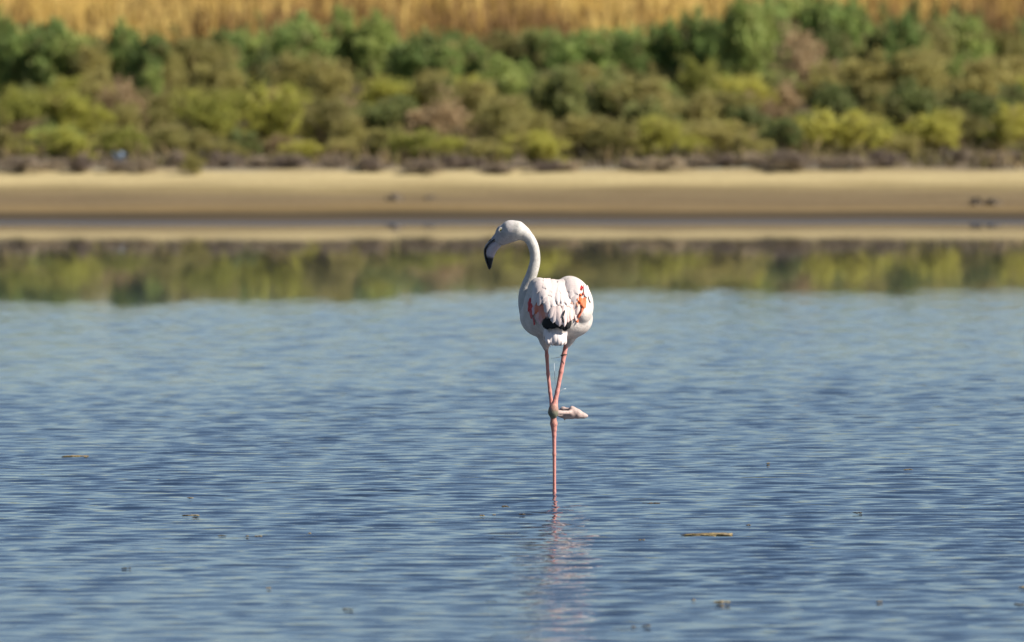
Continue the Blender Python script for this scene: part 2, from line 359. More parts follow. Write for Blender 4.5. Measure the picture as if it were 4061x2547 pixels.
for tab, ox in ((A, 0), (B, 1300), (C, 2661)):
    for (zx, zy, zw, zh, k) in tab:
        if ox == 1300 and not (140 < zx < 2330) : continue
        zbase = 500 + (zy - 250) * (1190 - 500) / 940.0        # the foot of a bush hides behind the bushes before it
        p = on_ground(ox + zx * 0.5807, zbase * 0.5807)
        mpp = p.y / F_PX * 0.5807
        shrub_at(p, zw * mpp * 1.05, (zbase - zy + zh) * mpp * 1.02, k)
# single shrubs that stand apart
p = on_ground(1330 * .5807, 1194 * .5807); mpp = p.y / F_PX * 0.5807
shrub_at(p, 190 * mpp, 165 * mpp, 'ol', 'small olive tuft standing forward of the scrub on the sand edge', 'sand_tuft')
p = on_ground(1780 * .5807, 470 * .5807); mpp = p.y / F_PX * 0.5807
shrub_at(p, 150 * mpp, 380 * mpp, 'gr', 'lone small green shrub sticking up into the dry golden grass', 'lone_shrub')
# small plants filling in between
for q in range(150):
    y = 91.5 + 19.5 * random.random(); x = random.uniform(-1, 1) * y * 0.0525
    k = random.choice(['gr', 'gr', 'ol', 'ol', 'dk']) if y > 103 else random.choice(['yg', 'yg', 'ol', 'ol', 'dk', 'br', 'gr'])
    shrub_at(Vector((x, y, 0)), random.uniform(.32, .62), random.uniform(.22, .42) * (1.25 if y > 103 else 1), k)
# the bank carries on to both sides of the picture
for side in (-1, 1):
    for q in range(16):
        y = 91 + 18 * random.random(); half = y * 2030 / F_PX
        x = side * (half + 0.4 + 2.6 * random.random())
        k = 'gr' if y > 105 else random.choice(['yg', 'ol', 'ol', 'dk', 'br'])
        shrub_at(Vector((x, y, 0)), random.uniform(.6, 1.2), random.uniform(.4, .8), k)

# ------------------------------------------------------------------ dry golden grass and bank herbs (uncountable)
def blades(name, x, y, h, w, mat, lean=0.25, seed=1, cols=None):
    r = np.random.default_rng(seed); n = len(x); z = ground_z(x, y) - 0.01
    a = r.random(n) * 6.283; b = np.stack([x, y, z], 1)
    s = np.stack([np.cos(a), np.sin(a), np.zeros(n)], 1) * (w / 2)[:, None]
    ln = r.normal(0, lean, (n, 2)) * h[:, None]
    top = b + np.concatenate([ln, h[:, None]], 1)
    mid = b * .45 + top * .55; mid[:, :2] -= ln * .12
    V = np.stack([b - s * .6, b + s * .6, mid + s, top + s * .25, top - s * .25, mid - s], 1).reshape(-1, 3)
    i = np.arange(n)[:, None] * 6
    f = np.concatenate([i + np.array([[0, 1, 2, 5]]), i + np.array([[5, 2, 3, 4]])])
    me = mesh_np(name, V, f)
    if cols is not None: set_col(me, np.repeat(cols, 6, axis=0))
    return link(name, me, mat, smooth=False)
def grass_mat(name):
    m = NM(name); c = m.attr('tint'); m.base(c); m.rough(0.8); m.b.inputs['Specular IOR Level'].default_value = 0.2
    tr = m.n('ShaderNodeBsdfTranslucent'); m.l(c, tr.inputs[0]); mx = m.n('ShaderNodeMixShader'); mx.inputs[0].default_value = 0.25
    m.l(m.b.outputs[0], mx.inputs[1]); m.l(tr.outputs[0], mx.inputs[2]); m.l(mx.outputs[0], m.out.inputs[0]); return m.m
GRASS = grass_mat('dry_grass_blade')
r = np.random.default_rng(21)
nt = 6000                                                     # tufts
ty = 110.5 + 110 * r.random(nt) ** 1.6; tx = (r.random(nt) * 2 - 1) * (ty * 0.0516 + 3.0)
th = (0.42 + 0.36 * r.random(nt)) * (1 + 0.28 * np.sin(tx * 1.1 + ty * .3) * np.sin(ty * .45 + tx * .4))
gold = np.array([0.52, 0.345, 0.088]); brown = np.array([0.22, 0.132, 0.052]); pale = np.array([0.66, 0.485, 0.16])
pn = 0.5 + 0.25 * np.sin(tx * .9 + 1.3 * np.sin(ty * .2)) + 0.25 * np.sin(tx * 2.3 - ty * .35) + r.normal(0, .36, nt)
near = smooth(124, 112, ty)
tc_ = np.where((pn - .35 * near)[:, None] > .62, pale, np.where((pn - .35 * near)[:, None] > .28, gold, brown))
nb = 16
ti = np.repeat(np.arange(nt), nb)
bx = tx[ti] + r.normal(0, .065, nt * nb); by = ty[ti] + r.normal(0, .08, nt * nb)
bh = th[ti] * r.uniform(.55, 1.1, nt * nb); bw = r.uniform(.012, .028, nt * nb)
tag(blades('dry_grass', bx, by, bh, bw, GRASS, 0.16, 3, np.clip(tc_[ti] * r.uniform(.75, 1.2, (nt * nb, 1)), 0, .8)),
    'tall golden dry grass filling the field behind the bank', 'grass', kind='stuff')
nt = 3600
ty = 89.9 + 22 * r.random(nt); tx = (r.random(nt) * 2 - 1) * (ty * 0.0516 + 3.0)
pn = r.random(nt)
tc_ = np.where(pn[:, None] > .72, [0.24, 0.175, 0.085], np.where(pn[:, None] > .38, [0.135, 0.115, 0.04], [0.10, 0.085, 0.05]))
nb = 9; ti = np.repeat(np.arange(nt), nb)
bx = tx[ti] + r.normal(0, .08, nt * nb); by = ty[ti] + r.normal(0, .08, nt * nb)
tag(blades('ground_cover', bx, by, r.uniform(.05, .2, nt * nb), r.uniform(.012, .03, nt * nb), GRASS, 0.5, 4, tc_[ti] * r.uniform(.7, 1.25, (nt * nb, 1))),
    'low brown and olive herbs covering the ground between the shrubs', 'herbs', kind='stuff')

# ------------------------------------------------------------------ bits on the shore and on the water
m = NM('weed_brown'); m.base(m.ramp(m.noise(60, 4), [(0.3, (0.09, 0.065, 0.03)), (0.55, (0.20, 0.145, 0.06)), (0.75, (0.36, 0.28, 0.11))])); m.rough(0.6); WEED = m.m
m = NM('weed_dark'); m.base(m.ramp(m.noise(40, 4), [(0.3, (0.03, 0.025, 0.02)), (0.7, (0.08, 0.065, 0.045))])); m.rough(0.7); WEEDD = m.m
def weed_mesh(L, Wd, H, seed, strands=9):
    r = np.random.default_rng(seed); V, Fc = [], []
    for s in range(strands):
        x0 = r.uniform(-.5, .25) * L; l = r.uniform(.25, .55) * L if strands > 3 else L
        pts = []; y0 = r.normal(0, .22) * Wd; dy = r.normal(0, .35) * Wd
        for k in range(6):
            t = k / 5
            pts.append((x0 + l * t if x0 + l < L * .55 else min(x0 + l * t, .52 * L), y0 + dy * t + r.normal(0, .06) * Wd, H * (.25 + .5 * r.random())))
        rr = H * r.uniform(.35, .7)
        v, ff = tube_np(pts, [rr * .4, rr, rr * 1.1, rr, rr * .8, rr * .3], 5); o = len(V)
        V += [tuple(q) for q in v]; Fc += [tuple(dict.fromkeys(i + o for i in q)) for q in ff]
    me = bpy.data.meshes.new('weed'); me.from_pydata(V, [], Fc); me.update(); return me
FA = [(510, 117, 180, 13), (1300, 403, 50, 10), (1300, 521, 120, 8), (1510, 658, 70, 9), (1690, 666, 24, 7), (1760, 662, 55, 9), (860, 882, 66, 9), (2115, 640, 18, 7), (1835, 1020, 32, 8), (2370, 1165, 90, 12)]
FB = [(880, 149, 17, 7), (1715, 185, 60, 8), (180, 382, 112, 9), (760, 514, 28, 8), (125, 603, 36, 8), (1410, 443, 60, 7), (435, 964, 18, 10), (600, 985, 110, 16), (150, 1125, 50, 18), (75, 1125, 22, 12), (2395, 888, 44, 14), (2380, 990, 64, 14), (1545, 975, 40, 8)]
FC = [(170, 620, 60, 10), (280, 677, 50, 10), (20, 690, 40, 6), (98, 682, 20, 6)]
wl = [(x * .5807, 1747 + y * .5807, w * .5807, h * .5807) for x, y, w, h in FA] + [(2461 + x * .6636, 1747 + y * .6636, w * .6636, h * .6636) for x, y, w, h in FB] + [(1900 + x * .6, 1640 + y * .6, w * .6, h * .6) for x, y, w, h in FC]
def float_weed(px, py, w, h, seed, label, grp, strands=9, mat=None):
    p = on_level(px, py); mp = p.y / F_PX
    L = w * mp; Wd = max(0.02, min(0.14, h * mp * .5 / (CAM_H / p.y))); Hh = max(.004, min(.010, h * mp * .6))
    me = weed_mesh(L, Wd, Hh, seed, strands)
    o = link('floating_weed', me, mat or WEED)
    o.location = (p.x, p.y, float(wave_z(np.array([p.x]), np.array([p.y]))[0]) + 0.004)
    tag(o, label, 'weed', grp); return o
for i, (px, py, w, h) in enumerate(wl):
    if i == 0: float_weed(px, py, w, h, 300, 'yellowish strip of weed afloat alone on the open water', None, 12)
    else: float_weed(px, py, w, h, 300 + i, 'small brown scrap of weed floating on the rippled water', 'scraps of weed floating on the lake', 5 if w < 40 else 8, WEED if i % 3 else WEEDD)
float_weed(2461 + 505 * .6636, 1747 + 569 * .6636, 310 * .6636, 13, 399, 'longest floating mat of brown weed on the water beside the bird', None, 22)

m = NM('washed_weed'); m.base(m.ramp(m.noise(30, 4), [(0.3, (0.06, 0.045, 0.03)), (0.7, (0.15, 0.115, 0.075))])); m.rough(0.85); HEAP = m.m
def heap(px, py, w, h, seed, label, grp=None):
    p = on_ground(px, py); mp = p.y / F_PX; r = np.random.default_rng(seed)
    bm = bmesh.new(); bmesh.ops.create_icosphere(bm, subdivisions=3, radius=1.0)
    for v in bm.verts:
        n = 1 + .22 * math.sin(v.co.x * 4 + seed) * math.sin(v.co.y * 5 + 1) + .15 * r.normal()
        v.co = Vector((v.co.x * w * mp * .5 * n, v.co.y * w * mp * .45 * n, max(-.01, v.co.z) * h * mp * n))
    me = bpy.data.meshes.new('heap'); bm.to_mesh(me); bm.free()
    o = link('weed_heap', me, HEAP, smooth=False); o.location = (p.x, p.y, float(ground_z(p.x, p.y)) - .004)
    tag(o, label, 'weed', grp)
heap(1566, 793, 70, 26, 1, 'dark heap of washed-up weed on the damp sand above the bird')
heap(1709, 788, 55, 14, 2, 'flat faint clump of weed on the sand next to the dark heap')
heap(3875, 812, 58, 28, 3, 'brown weed clump, one of a pair lying close together on the sand', 'pair of weed clumps on the sand')
heap(3940, 812, 62, 27, 4, 'brown weed clump, one of a pair lying close together on the sand', 'pair of weed clumps on the sand')

def scrap(px, py, w, h, col, label, nm):
    p = on_ground(px, py); mp = p.y / F_PX; r = np.random.default_rng(int(px))
    xs_, zs_ = np.linspace(-.5, .5, 9), np.linspace(0, 1, 6); X, Z, f = grid(xs_, zs_)
    V = np.stack([X * w * mp * (1 + .1 * np.sin(Z * 9)), .03 * np.sin(X * 11 + Z * 5) + r.normal(0, .006, len(X)) - Z * .03, Z * h * mp * (1 + .2 * np.sin(X * 8))], 1)
    me = mesh_np(nm, V, f); mm = NM(nm); mm.base(mm.ramp(mm.noise(30, 3), [(0.3, tuple(c * .8 for c in col)), (0.7, col)])); mm.rough(0.5)
    o = link(nm, me, mm.m); o.location = (p.x, p.y - .25, float(ground_z(p.x, p.y - .25)) + .01)
    md = o.modifiers.new('thick', 'SOLIDIFY'); md.thickness = 0.004
    tag(o, label, 'litter')
scrap(480, 646, 44, 36, (0.25, 0.36, 0.50), 'pale blue scrap of plastic litter caught in the dry scrub', 'plastic_scrap')
scrap(906, 662, 40, 18, (0.50, 0.52, 0.50), 'whitish crumpled bag lying under the scrub on the sand edge', 'crumpled_bag')
scrap(1471, 624, 34, 40, (0.56, 0.47, 0.34), 'pale tan piece of card standing among the scrub', 'card_scrap')

# ------------------------------------------------------------------ the flamingo
K = 1 / 984.0
def z1(x, y): return (1860 + x * .3968, 820 + y * .3968)
def z2(x, y): return (1880 + x * .17192, 840 + y * .17192)
def z4(x, y): return (2080 + x * .2381, 1340 + y * .2381)
def za(x, y): return (2060 + x * .13272, 1080 + y * .13272)
def zb(x, y): return (2060 + x * .13272, 1220 + y * .13272)

PRIMS = []    # (kind, data, class, k)
def ell(px, py, dy, sx, sy, sz, yaw=0., pitch=0., roll=0., cls='feather', k=.018):
    R = (Matrix.Rotation(yaw, 3, 'Z') @ Matrix.Rotation(pitch, 3, 'X') @ Matrix.Rotation(roll, 3, 'Y'))
    PRIMS.append(('e', (np.array(P(px, py, dy)), np.array(R), np.array([sx, sy, sz])), cls, k))
def cone(a, b, ra, rb, cls='feather', k=.012):
    PRIMS.append(('c', (np.array(a), np.array(b), ra, rb), cls, k))
def chain(pts, cls, k=.012):
    for (a, ra), (b, rb) in zip(pts[:-1], pts[1:]): cone(a, b, ra, rb, cls, k)

YAW, PIT = math.radians(12), math.radians(17)
ell(2206, 1226, .00, .128, .205, .106, YAW, PIT)                       # trunk
ell(2243, 1256, .00, .106, .17, .082, YAW, PIT * .6)                   # belly on the sunny side
ell(2146, 1262, .06, .082, .15, .076, YAW, PIT * .4)                   # breast side
ell(2158, 1200, -.01, .062, .180, .083, YAW, PIT * 1.15, math.radians(-8), k=.006)   # folded wing
ell(2273, 1195, -.01, .074, .180, .085, YAW, PIT * 1.15, math.radians(12), k=.007)    # folded wing
ell(2202, 1318, -.135, .044, .070, .044, YAW, math.radians(35), k=.014)               # rump and under-tail
cone(P(2186, 1330, -.16), P(2176, 1362, -.185), .026, .010, k=.012)
cone(P(2214, 1330, -.16), P(2225, 1362, -.185), .028, .010, k=.012)
nk = [(542, 262, 62, .17), (603, 320, 52, .17), (642, 395, 50, .17), (660, 480, 48.5, .17), (658, 560, 50, .17), (641, 630, 52, .17), (614, 712, 55, .175),
      (589, 785, 62, .18), (577, 860, 74, .18), (580, 930, 86, .175), (594, 1000, 96, .165), (622, 1080, 108, .15), (670, 1150, 120, .12)]
def cat(pts, n):                                                       # smooth path through the measured points
    pts = np.array(pts, float); out = []
    pp = np.vstack([2 * pts[0] - pts[1], pts, 2 * pts[-1] - pts[-2]])
    for i in range(1, len(pp) - 2):
        for j in range(n):
            t = j / n; a, b, c_, d_ = pp[i - 1:i + 3]
            out.append(.5 * (2 * b + (c_ - a) * t + (2 * a - 5 * b + 4 * c_ - d_) * t * t + (3 * b - a - 3 * c_ + d_) * t ** 3))
    return out + [pts[-1]]
chain([(P(*z1(x, y), dy), hw * .3968 * K) for x, y, hw, dy in cat(nk, 4)], 'neck', .004)
# head, turned a little away from the camera
def hd(x): return .17 + max(0., (2045 - z2(x, 0)[0]) * K) * .36
HN = Vector((.36, 1, 0)).normalized()                                  # across the head
chain([(P(*z2(850, 440), hd(850)), .0405), (P(*z2(1000, 440), hd(1000)), .037), (P(*z1(542, 262), .17), .0250)], 'neck', .012)
chain([(P(*z2(850, 445), hd(850)), .041), (P(*z2(700, 520), hd(700)), .0345), (P(*z2(610, 600), hd(610)), .0270)], 'face', .012)
ell(*z2(655, 440), hd(655), .0215, .0250, .0200, cls='face', k=.012)
chain([(P(*z2(640, 655), hd(640)), .0200), (P(*z2(880, 555), hd(880)), .0215)], 'face', .012)
# thighs and legs
chain([(P(2160, 1320, .0), .040), (P(2163, 1352, .0), .0225), (P(2165, 1378, .0), .0125)], 'feather', .012)
chain([(P(2268, 1318, -.01), .036), (P(2259, 1345, -.012), .0185), (P(2253, 1364, -.015), .0135)], 'feather', .012)
chain([(P(*z4(363, 150), .0), .0072), (P(*z4(372, 300), .0), .0075), (P(*z4(392, 600), .0), .0072), (P(*z4(425, 900), .0), .0074), (P(*z4(452, 1120), .0), .0080),
       (P(*z4(480, 1300), .0), .0110), (P(*z4(487, 1430), .0), .0142), (P(*z4(491, 1520), .0), .0105), (P(2197.5, 1725, .0), .0084), (P(2198, 1800, .0), .0073), (P(2198.5, 1950, .0), .0068), (P(2199, 2125, .0), .0068)], 'leg', .006)
chain([(P(*z4(697, 90), -.015), .0098), (P(*z4(660, 280), -.02), .0096), (P(*z4(610, 560), -.035), .0092), (P(*z4(545, 900), -.05), .0086), (P(*z4(507, 1080), -.056), .0110), (P(*z4(485, 1180), -.06), .0180)], 'leg', .006)
chain([(P(*z4(485, 1180), -.06), .0178), (P(*z4(478, 1245), -.06), .0195), (P(*z4(482, 1290), -.058), .0150)], 'joint', .008)
# folded lower leg of the lifted foot, running away from the camera
chain([(P(*z4(505, 1235), -.05), .0120), (P(*z4(600, 1245), .04), .0085), (P(*z4(760, 1245), .19), .0085), (P(*z4(790, 1220), .21), .0120)], 'foot', .006)
# toes with folded web, small hind toe, and the far toe
chain([(P(*z4(785, 1160), .20), .0065), (P(*z4(900, 1225), .205), .0065), (P(*z4(1035, 1300), .21), .0040)], 'foot', .008)
chain([(P(*z4(795, 1250), .20), .0120), (P(*z4(890, 1290), .20), .0130), (P(*z4(980, 1305), .205), .0085), (P(*z4(1042, 1303), .21), .0040)], 'foot', .010)
chain([(P(*z4(760, 1300), .20), .0095), (P(*z4(620, 1290), .20), .0085), (P(*z4(560, 1290), .19), .0060)], 'foot', .008)
chain([(P(*z4(800, 1205), .20), .0140), (P(*z4(900, 1265), .203), .0125), (P(*z4(985, 1298), .207), .0080)], 'foot', .008)
chain([(P(*z4(800, 1300), .20), .0135), (P(*z4(690, 1300), .20), .0115), (P(*z4(600, 1285), .20), .0080)], 'foot', .008)
chain([(P(*z4(740, 1190), .215), .0060), (P(*z4(640, 1185), .22), .0085), (P(*z4(590, 1200), .22), .0050)], 'foot', .008)
chain([(P(*z4(665, 1310), .195), .0045), (P(*z4(668, 1375), .195), .0030)], 'foot', .004)
# the standing foot, on the lake bed
for tx_, ty_ in ((-.06, .09), (.0, .11), (.06, .09), (.0, -.03)):
    b = P(2199, 2125, .0); cone(b, Vector((b.x + tx_, b.y + ty_, b.z - .085)), .0075, .005, 'foot', .006)

def prim_d(pr, Q):
    kind, d = pr[0], pr[1]
    if kind == 'e':
        c, R, s = d; q = (Q - c) @ R
        k0 = np.linalg.norm(q / s, axis=-1); k1 = np.linalg.norm(q / (s * s), axis=-1)
        return k0 * (k0 - 1) / np.maximum(k1, 1e-6)
    a, b, ra, rb = d; ab = b - a
    t = np.clip(((Q - a) @ ab) / (ab @ ab), 0, 1)
    return np.linalg.norm(Q - a - t[..., None] * ab, axis=-1) - (ra + (rb - ra) * t)
def prim_box(pr, mg):
    kind, d = pr[0], pr[1]
    if kind == 'e':
        c, R, s = d; e = np.sqrt(((R * s) ** 2).sum(1)); return c - e - mg, c + e + mg
    a, b, ra, rb = d; r_ = max(ra, rb) + mg
    return np.minimum(a, b) - r_, np.maximum(a, b) + r_
def sdf_mesh(prims, vox):
    bx = [prim_box(p, .03) for p in prims]
    lo = np.min([b[0] for b in bx], 0); hi = np.max([b[1] for b in bx], 0)
    n = np.ceil((hi - lo) / vox).astype(int) + 1
    G = np.full(n, .05, np.float32)
    for pr, (b0, b1) in zip(prims, bx):
        i0 = np.maximum(((b0 - lo) / vox).astype(int), 0); i1 = np.minimum(((b1 - lo) / vox).astype(int) + 2, n)
        ax = [lo[j] + np.arange(i0[j], i1[j]) * vox for j in range(3)]
        Q = np.stack(np.meshgrid(*ax, indexing='ij'), -1)
        d = prim_d(pr, Q).astype(np.float32)
        sub = G[i0[0]:i1[0], i0[1]:i1[1], i0[2]:i1[2]]; k = pr[3]
        h = np.maximum(k - np.abs(sub - d), 0) / k
        sub[...] = np.minimum(np.minimum(sub, d) - h * h * k * .25, .05)
    # surface nets
    s = G < 0
    cs = np.stack([s[i:n[0] - 1 + i, j:n[1] - 1 + j, k:n[2] - 1 + k] for i in (0, 1) for j in (0, 1) for k in (0, 1)])
    mixed = cs.any(0) & ~cs.all(0)
    idx = np.argwhere(mixed); ids = -np.ones(mixed.shape, np.int64); ids[tuple(idx.T)] = np.arange(len(idx))
    acc = np.zeros((len(idx), 3)); cnt = np.zeros(len(idx))
    off = [np.array(o) for o in ((0, 0, 0), (0, 0, 1), (0, 1, 0), (0, 1, 1), (1, 0, 0), (1, 0, 1), (1, 1, 0), (1, 1, 1))]
    for a in range(8):
        for b in range(a + 1, 8):
            if abs(off[a] - off[b]).sum() != 1: continue
            va = G[tuple((idx + off[a]).T)]; vb = G[tuple((idx + off[b]).T)]; c = (va < 0) != (vb < 0)
            t = np.where(c, va / np.where(c, va - vb, 1), 0)[:, None]
            acc += np.where(c[:, None], off[a] + (off[b] - off[a]) * t, 0); cnt += c
    V = lo + (idx + acc / cnt[:, None]) * vox
    Fs = []
    for ax in range(3):
        o1, o2 = [(1, 2), (2, 0), (0, 1)][ax]
        e = np.eye(3, dtype=int)
        a_ = [slice(None)] * 3; b_ = [slice(None)] * 3; a_[ax] = slice(0, -1); b_[ax] = slice(1, None)
        ch = s[tuple(a_)] != s[tuple(b_)]; ii = np.argwhere(ch)
        ii = ii[(ii[:, o1] > 0) & (ii[:, o2] > 0) & (ii[:, o1] < n[o1] - 1) & (ii[:, o2] < n[o2] - 1)]
        q = [ids[tuple((ii - x).T)] for x in (e[o1] * 0, e[o1], e[o1] + e[o2], e[o2])]
        q = np.stack(q, 1); fl = ~s[tuple(ii.T)]
        q[fl] = q[fl][:, ::-1]; Fs.append(q)
    return V, np.concatenate(Fs)

VB, FB_ = sdf_mesh(PRIMS, .0036)
# the wing and body surface feathers lie on
bvh = BVHTree.FromPolygons([tuple(v) for v in VB], [tuple(q) for q in FB_])

# true colours of skin and plumage, by which limb a point belongs to
CLS = {'feather': (0.655, 0.59, 0.545), 'neck': (0.55, 0.527, 0.49), 'face': (0.47, 0.43, 0.43), 'leg': (0.64, 0.27, 0.23), 'joint': (0.17, 0.175, 0.125), 'foot': (0.47, 0.36, 0.33)}
ds = np.stack([prim_d(p, VB) for p in PRIMS], 1)
wts = np.exp(-np.clip(ds - ds.min(1, keepdims=True), 0, 1) / .0022); wts /= wts.sum(1, keepdims=True)
cc = wts @ np.array([CLS[p[2]] for p in PRIMS])
rr = np.random.default_rng(8)
# stand joint stained with algae
sj = np.linalg.norm(VB - np.array(P(*z4(482, 1400), .0)), axis=1)
st_ = np.clip(1 - sj / .03, 0, 1)[:, None] * (ds.argmin(1)[:, None] >= 0)
lum = (rr.random(len(VB)) < .5)[:, None]
cc = cc * (1 - .75 * st_ * lum) + np.array([.20, .19, .12]) * .75 * st_ * lum
flam = bpy.data.objects.new('flamingo', None); COL.objects.link(flam); flam.empty_display_size = .2
base = P(2198.5, 1954, 0); flam.location = (base.x, base.y, 0)
tag(flam, 'white and pink flamingo standing on one leg in the lake with a curved neck', 'flamingo')
FL = Vector(flam.location)
def fl_obj(name, me, mat, parent=None, smooth=True):
    me.transform(Matrix.Translation(-FL)); return link(name, me, mat, parent or flam, smooth)

m = NM('flamingo_plumage')
n1 = m.noise(90, 5, 0.7); n2 = m.noise(22, 4, 0.6)
c = m.mix(0.55, m.attr('tint'), m.ramp(n2, [(0.34, (0.62, 0.60, 0.58)), (0.60, (1, 1, 1))]), 'MULTIPLY')
c = m.mix(0.40, c, m.ramp(n1, [(0.34, (0.50, 0.48, 0.46)), (0.58, (1, 1, 1))]), 'MULTIPLY')
m.base(c); m.rough(0.65); m.b.inputs['Specular IOR Level'].default_value = 0.3
m.b.inputs['Subsurface Weight'].default_value = 0.08; m.b.inputs['Subsurface Radius'].default_value = (.01, .006, .005); m.b.inputs['Subsurface Scale'].default_value = 0.5
m.bump(n1, 0.45, 0.006)
PLUME = m.m
me = mesh_np('body', VB, FB_); set_col(me, cc)
body = fl_obj('body', me, PLUME)
sm_ = body.modifiers.new('relax', 'SMOOTH'); sm_.factor = .5; sm_.iterations = 3

# ---- bill
m = NM('bill_horn'); nb_ = m.noise(120, 3)
m.base(m.mix(0.3, m.attr('tint'), m.ramp(nb_, [(0.3, (.7, .7, .7)), (0.6, (1, 1, 1))]), 'MULTIPLY')); m.rough(0.32); HORN = m.m
U = [(510, 480), (440, 570), (350, 680), (280, 765), (246, 860), (240, 960), (258, 1080), (292, 1200), (330, 1305), (356, 1338)]
Cc = [(600, 610), (535, 632), (425, 692), (340, 768), (284, 862), (272, 960), (294, 1065), (328, 1180), (350, 1290), (360, 1337)]
Lw = [(612, 785), (585, 830), (548, 872), (508, 930), (480, 985), (458, 1040), (440, 1085), (415, 1200), (390, 1295), (364, 1337)]
HWd = [.0185, .0170, .0160, .0150, .0142, .0134, .0120, .0095, .0060, .0015]
def bill(name, A_, B_, wid, cols, n=14):
    V, Fc, Cl = [], [], []
    for i, (a, b) in enumerate(zip(A_, B_)):
        pa, pb = P(*z2(*a), hd(a[0])), P(*z2(*b), hd(b[0])); ce = (pa + pb) / 2; ax = (pb - pa) / 2
        for k in range(n):
            an = 2 * math.pi * k / n
            ca, sa = math.cos(an), math.sin(an)
            V.append(ce + ax * math.copysign(abs(ca) ** .8, ca) + HN * wid[i] * math.copysign(abs(sa) ** .8, sa)); Cl.append(cols[i])
    for i in range(len(A_) - 1):
        for k in range(n):
            Fc.append((i * n + k, i * n + (k + 1) % n, (i + 1) * n + (k + 1) % n, (i + 1) * n + k))
    Fc.append(tuple(range(n - 1, -1, -1))); Fc.append(tuple((len(A_) - 1) * n + k for k in range(n)))
    me = bpy.data.meshes.new(name); me.from_pydata([tuple(v) for v in V], [], Fc); me.update(); set_col(me, np.array(Cl))
    return me
BG, PK, BK = (0.30, 0.31, 0.345), (0.46, 0.385, 0.40), (0.014, 0.013, 0.014)
o = fl_obj('upper_bill', bill('upper_bill', U, Cc, HWd, [BG, BG, BG, (.24, .25, .28), BK, BK, BK, BK, BK, BK]), HORN)
o['label'] = 'blue-grey upper bill with a black edge and hooked tip'
o = fl_obj('lower_bill', bill('lower_bill', [(x + 5, y + 4) for x, y in Cc], Lw, [w * .92 for w in HWd], [BG, PK, PK, PK, PK, PK, BK, BK, BK, BK]), HORN)
o['label'] = 'deep pinkish grey lower bill with a black tip'
m = NM('black_keratin'); m.base(m.ramp(m.noise(50, 3), [(0.3, (.008, .008, .009)), (0.7, (.02, .019, .02))])); m.rough(0.45); BLK = m.m
gp = [(555, 606), (500, 640), (420, 684), (345, 752), (292, 842)]
fl_obj('bill_gape', tube_mesh('bill_gape', [P(*z2(*q), hd(q[0])) - HN * w_ for q, w_ in zip(gp, (.0190, .0172, .0158, .0148, .0140))], [.0013, .0017, .0017, .0017, .0012], 6), BLK)
fl_obj('nostril', tube_mesh('nostril', [P(*z2(*q), hd(q[0])) - HN * w_ for q, w_ in zip([(440, 618), (400, 655), (352, 694)], (.0148, .0150, .0128))], [.0010, .0024, .0008], 6), BLK)
# ---- eye
def ball(name, c, r_, sq=(1, 1, 1), sub=3):
    bm = bmesh.new(); bmesh.ops.create_icosphere(bm, subdivisions=sub, radius=r_)
    for v in bm.verts: v.co = Vector((v.co.x * sq[0], v.co.y * sq[1], v.co.z * sq[2])) + c
    me = bpy.data.meshes.new(name); bm.to_mesh(me); bm.free(); return me
m = NM('eye_iris'); m.base(m.ramp(m.noise(200, 2), [(0.3, (.48, .40, .13)), (0.7, (.70, .60, .25))])); m.rough(0.1); IRIS = m.m
m = NM('eyelid_skin'); m.base(m.ramp(m.noise(150, 2), [(0.3, (.56, .50, .44)), (0.7, (.74, .69, .60))])); m.rough(0.6); LID = m.m
for s in (-1, 1):
    h = Vector(bvh.ray_cast(CAM_POS, ray(*z2(618, 425)).normalized(), 60)[0])
    if s > 0: h = h - HN * (2 * (h - P(*z2(618, 425), hd(618))).dot(HN))
    e = fl_obj('eye', ball('eye', h + Vector((0, -s * .0012, 0)), .0062, (1, .8, 1)), IRIS)
    fl_obj('pupil', ball('pupil', h + Vector((0, s * .0030, 0)), .0026, (1, .6, 1)), BLK, e)
    ring = [h + Vector((.0082 * math.cos(a), 0.0004 * s, .0082 * math.sin(a))) for a in np.linspace(0, 2 * math.pi, 17)]
    fl_obj('eyelid', tube_mesh('eyelid', ring, [.0024] * 17, 6), LID, e)

# ---- feathers laid on the body surface
m = NM('feather_vane'); nf = m.noise(120, 4, .6, stretch=(1, 1, .35)); nf2 = m.noise(30, 3)
c = m.mix(0.35, m.attr('tint'), m.ramp(nf, [(0.3, (.72, .70, .69)), (0.6, (1, 1, 1))]), 'MULTIPLY')
c = m.mix(0.25, c, m.ramp(nf2, [(0.35, (.80, .76, .74)), (0.6, (1, 1, 1))]), 'MULTIPLY')
m.base(c); m.rough(0.6); m.b.inputs['Specular IOR Level'].default_value = 0.3
m.bump(nf, 0.25, 0.004); VANE = m.m
WHT, OFF, PINK, CORAL, ORNG, RED, BLACK = (.70, .605, .57), (.66, .54, .505), (.64, .44, .40), (.66, .215, .135), (.68, .15, .05), (.54, .04, .04), (.010, .009, .010)
CAMV = CAM_POS
def surf(px, py):
    d = (P(px, py) - CAMV).normalized(); h = bvh.ray_cast(CAMV, d, 60)
    if h[0] is None:
        h = bvh.find_nearest(P(px, py, -.06))
    return h[0], h[1]
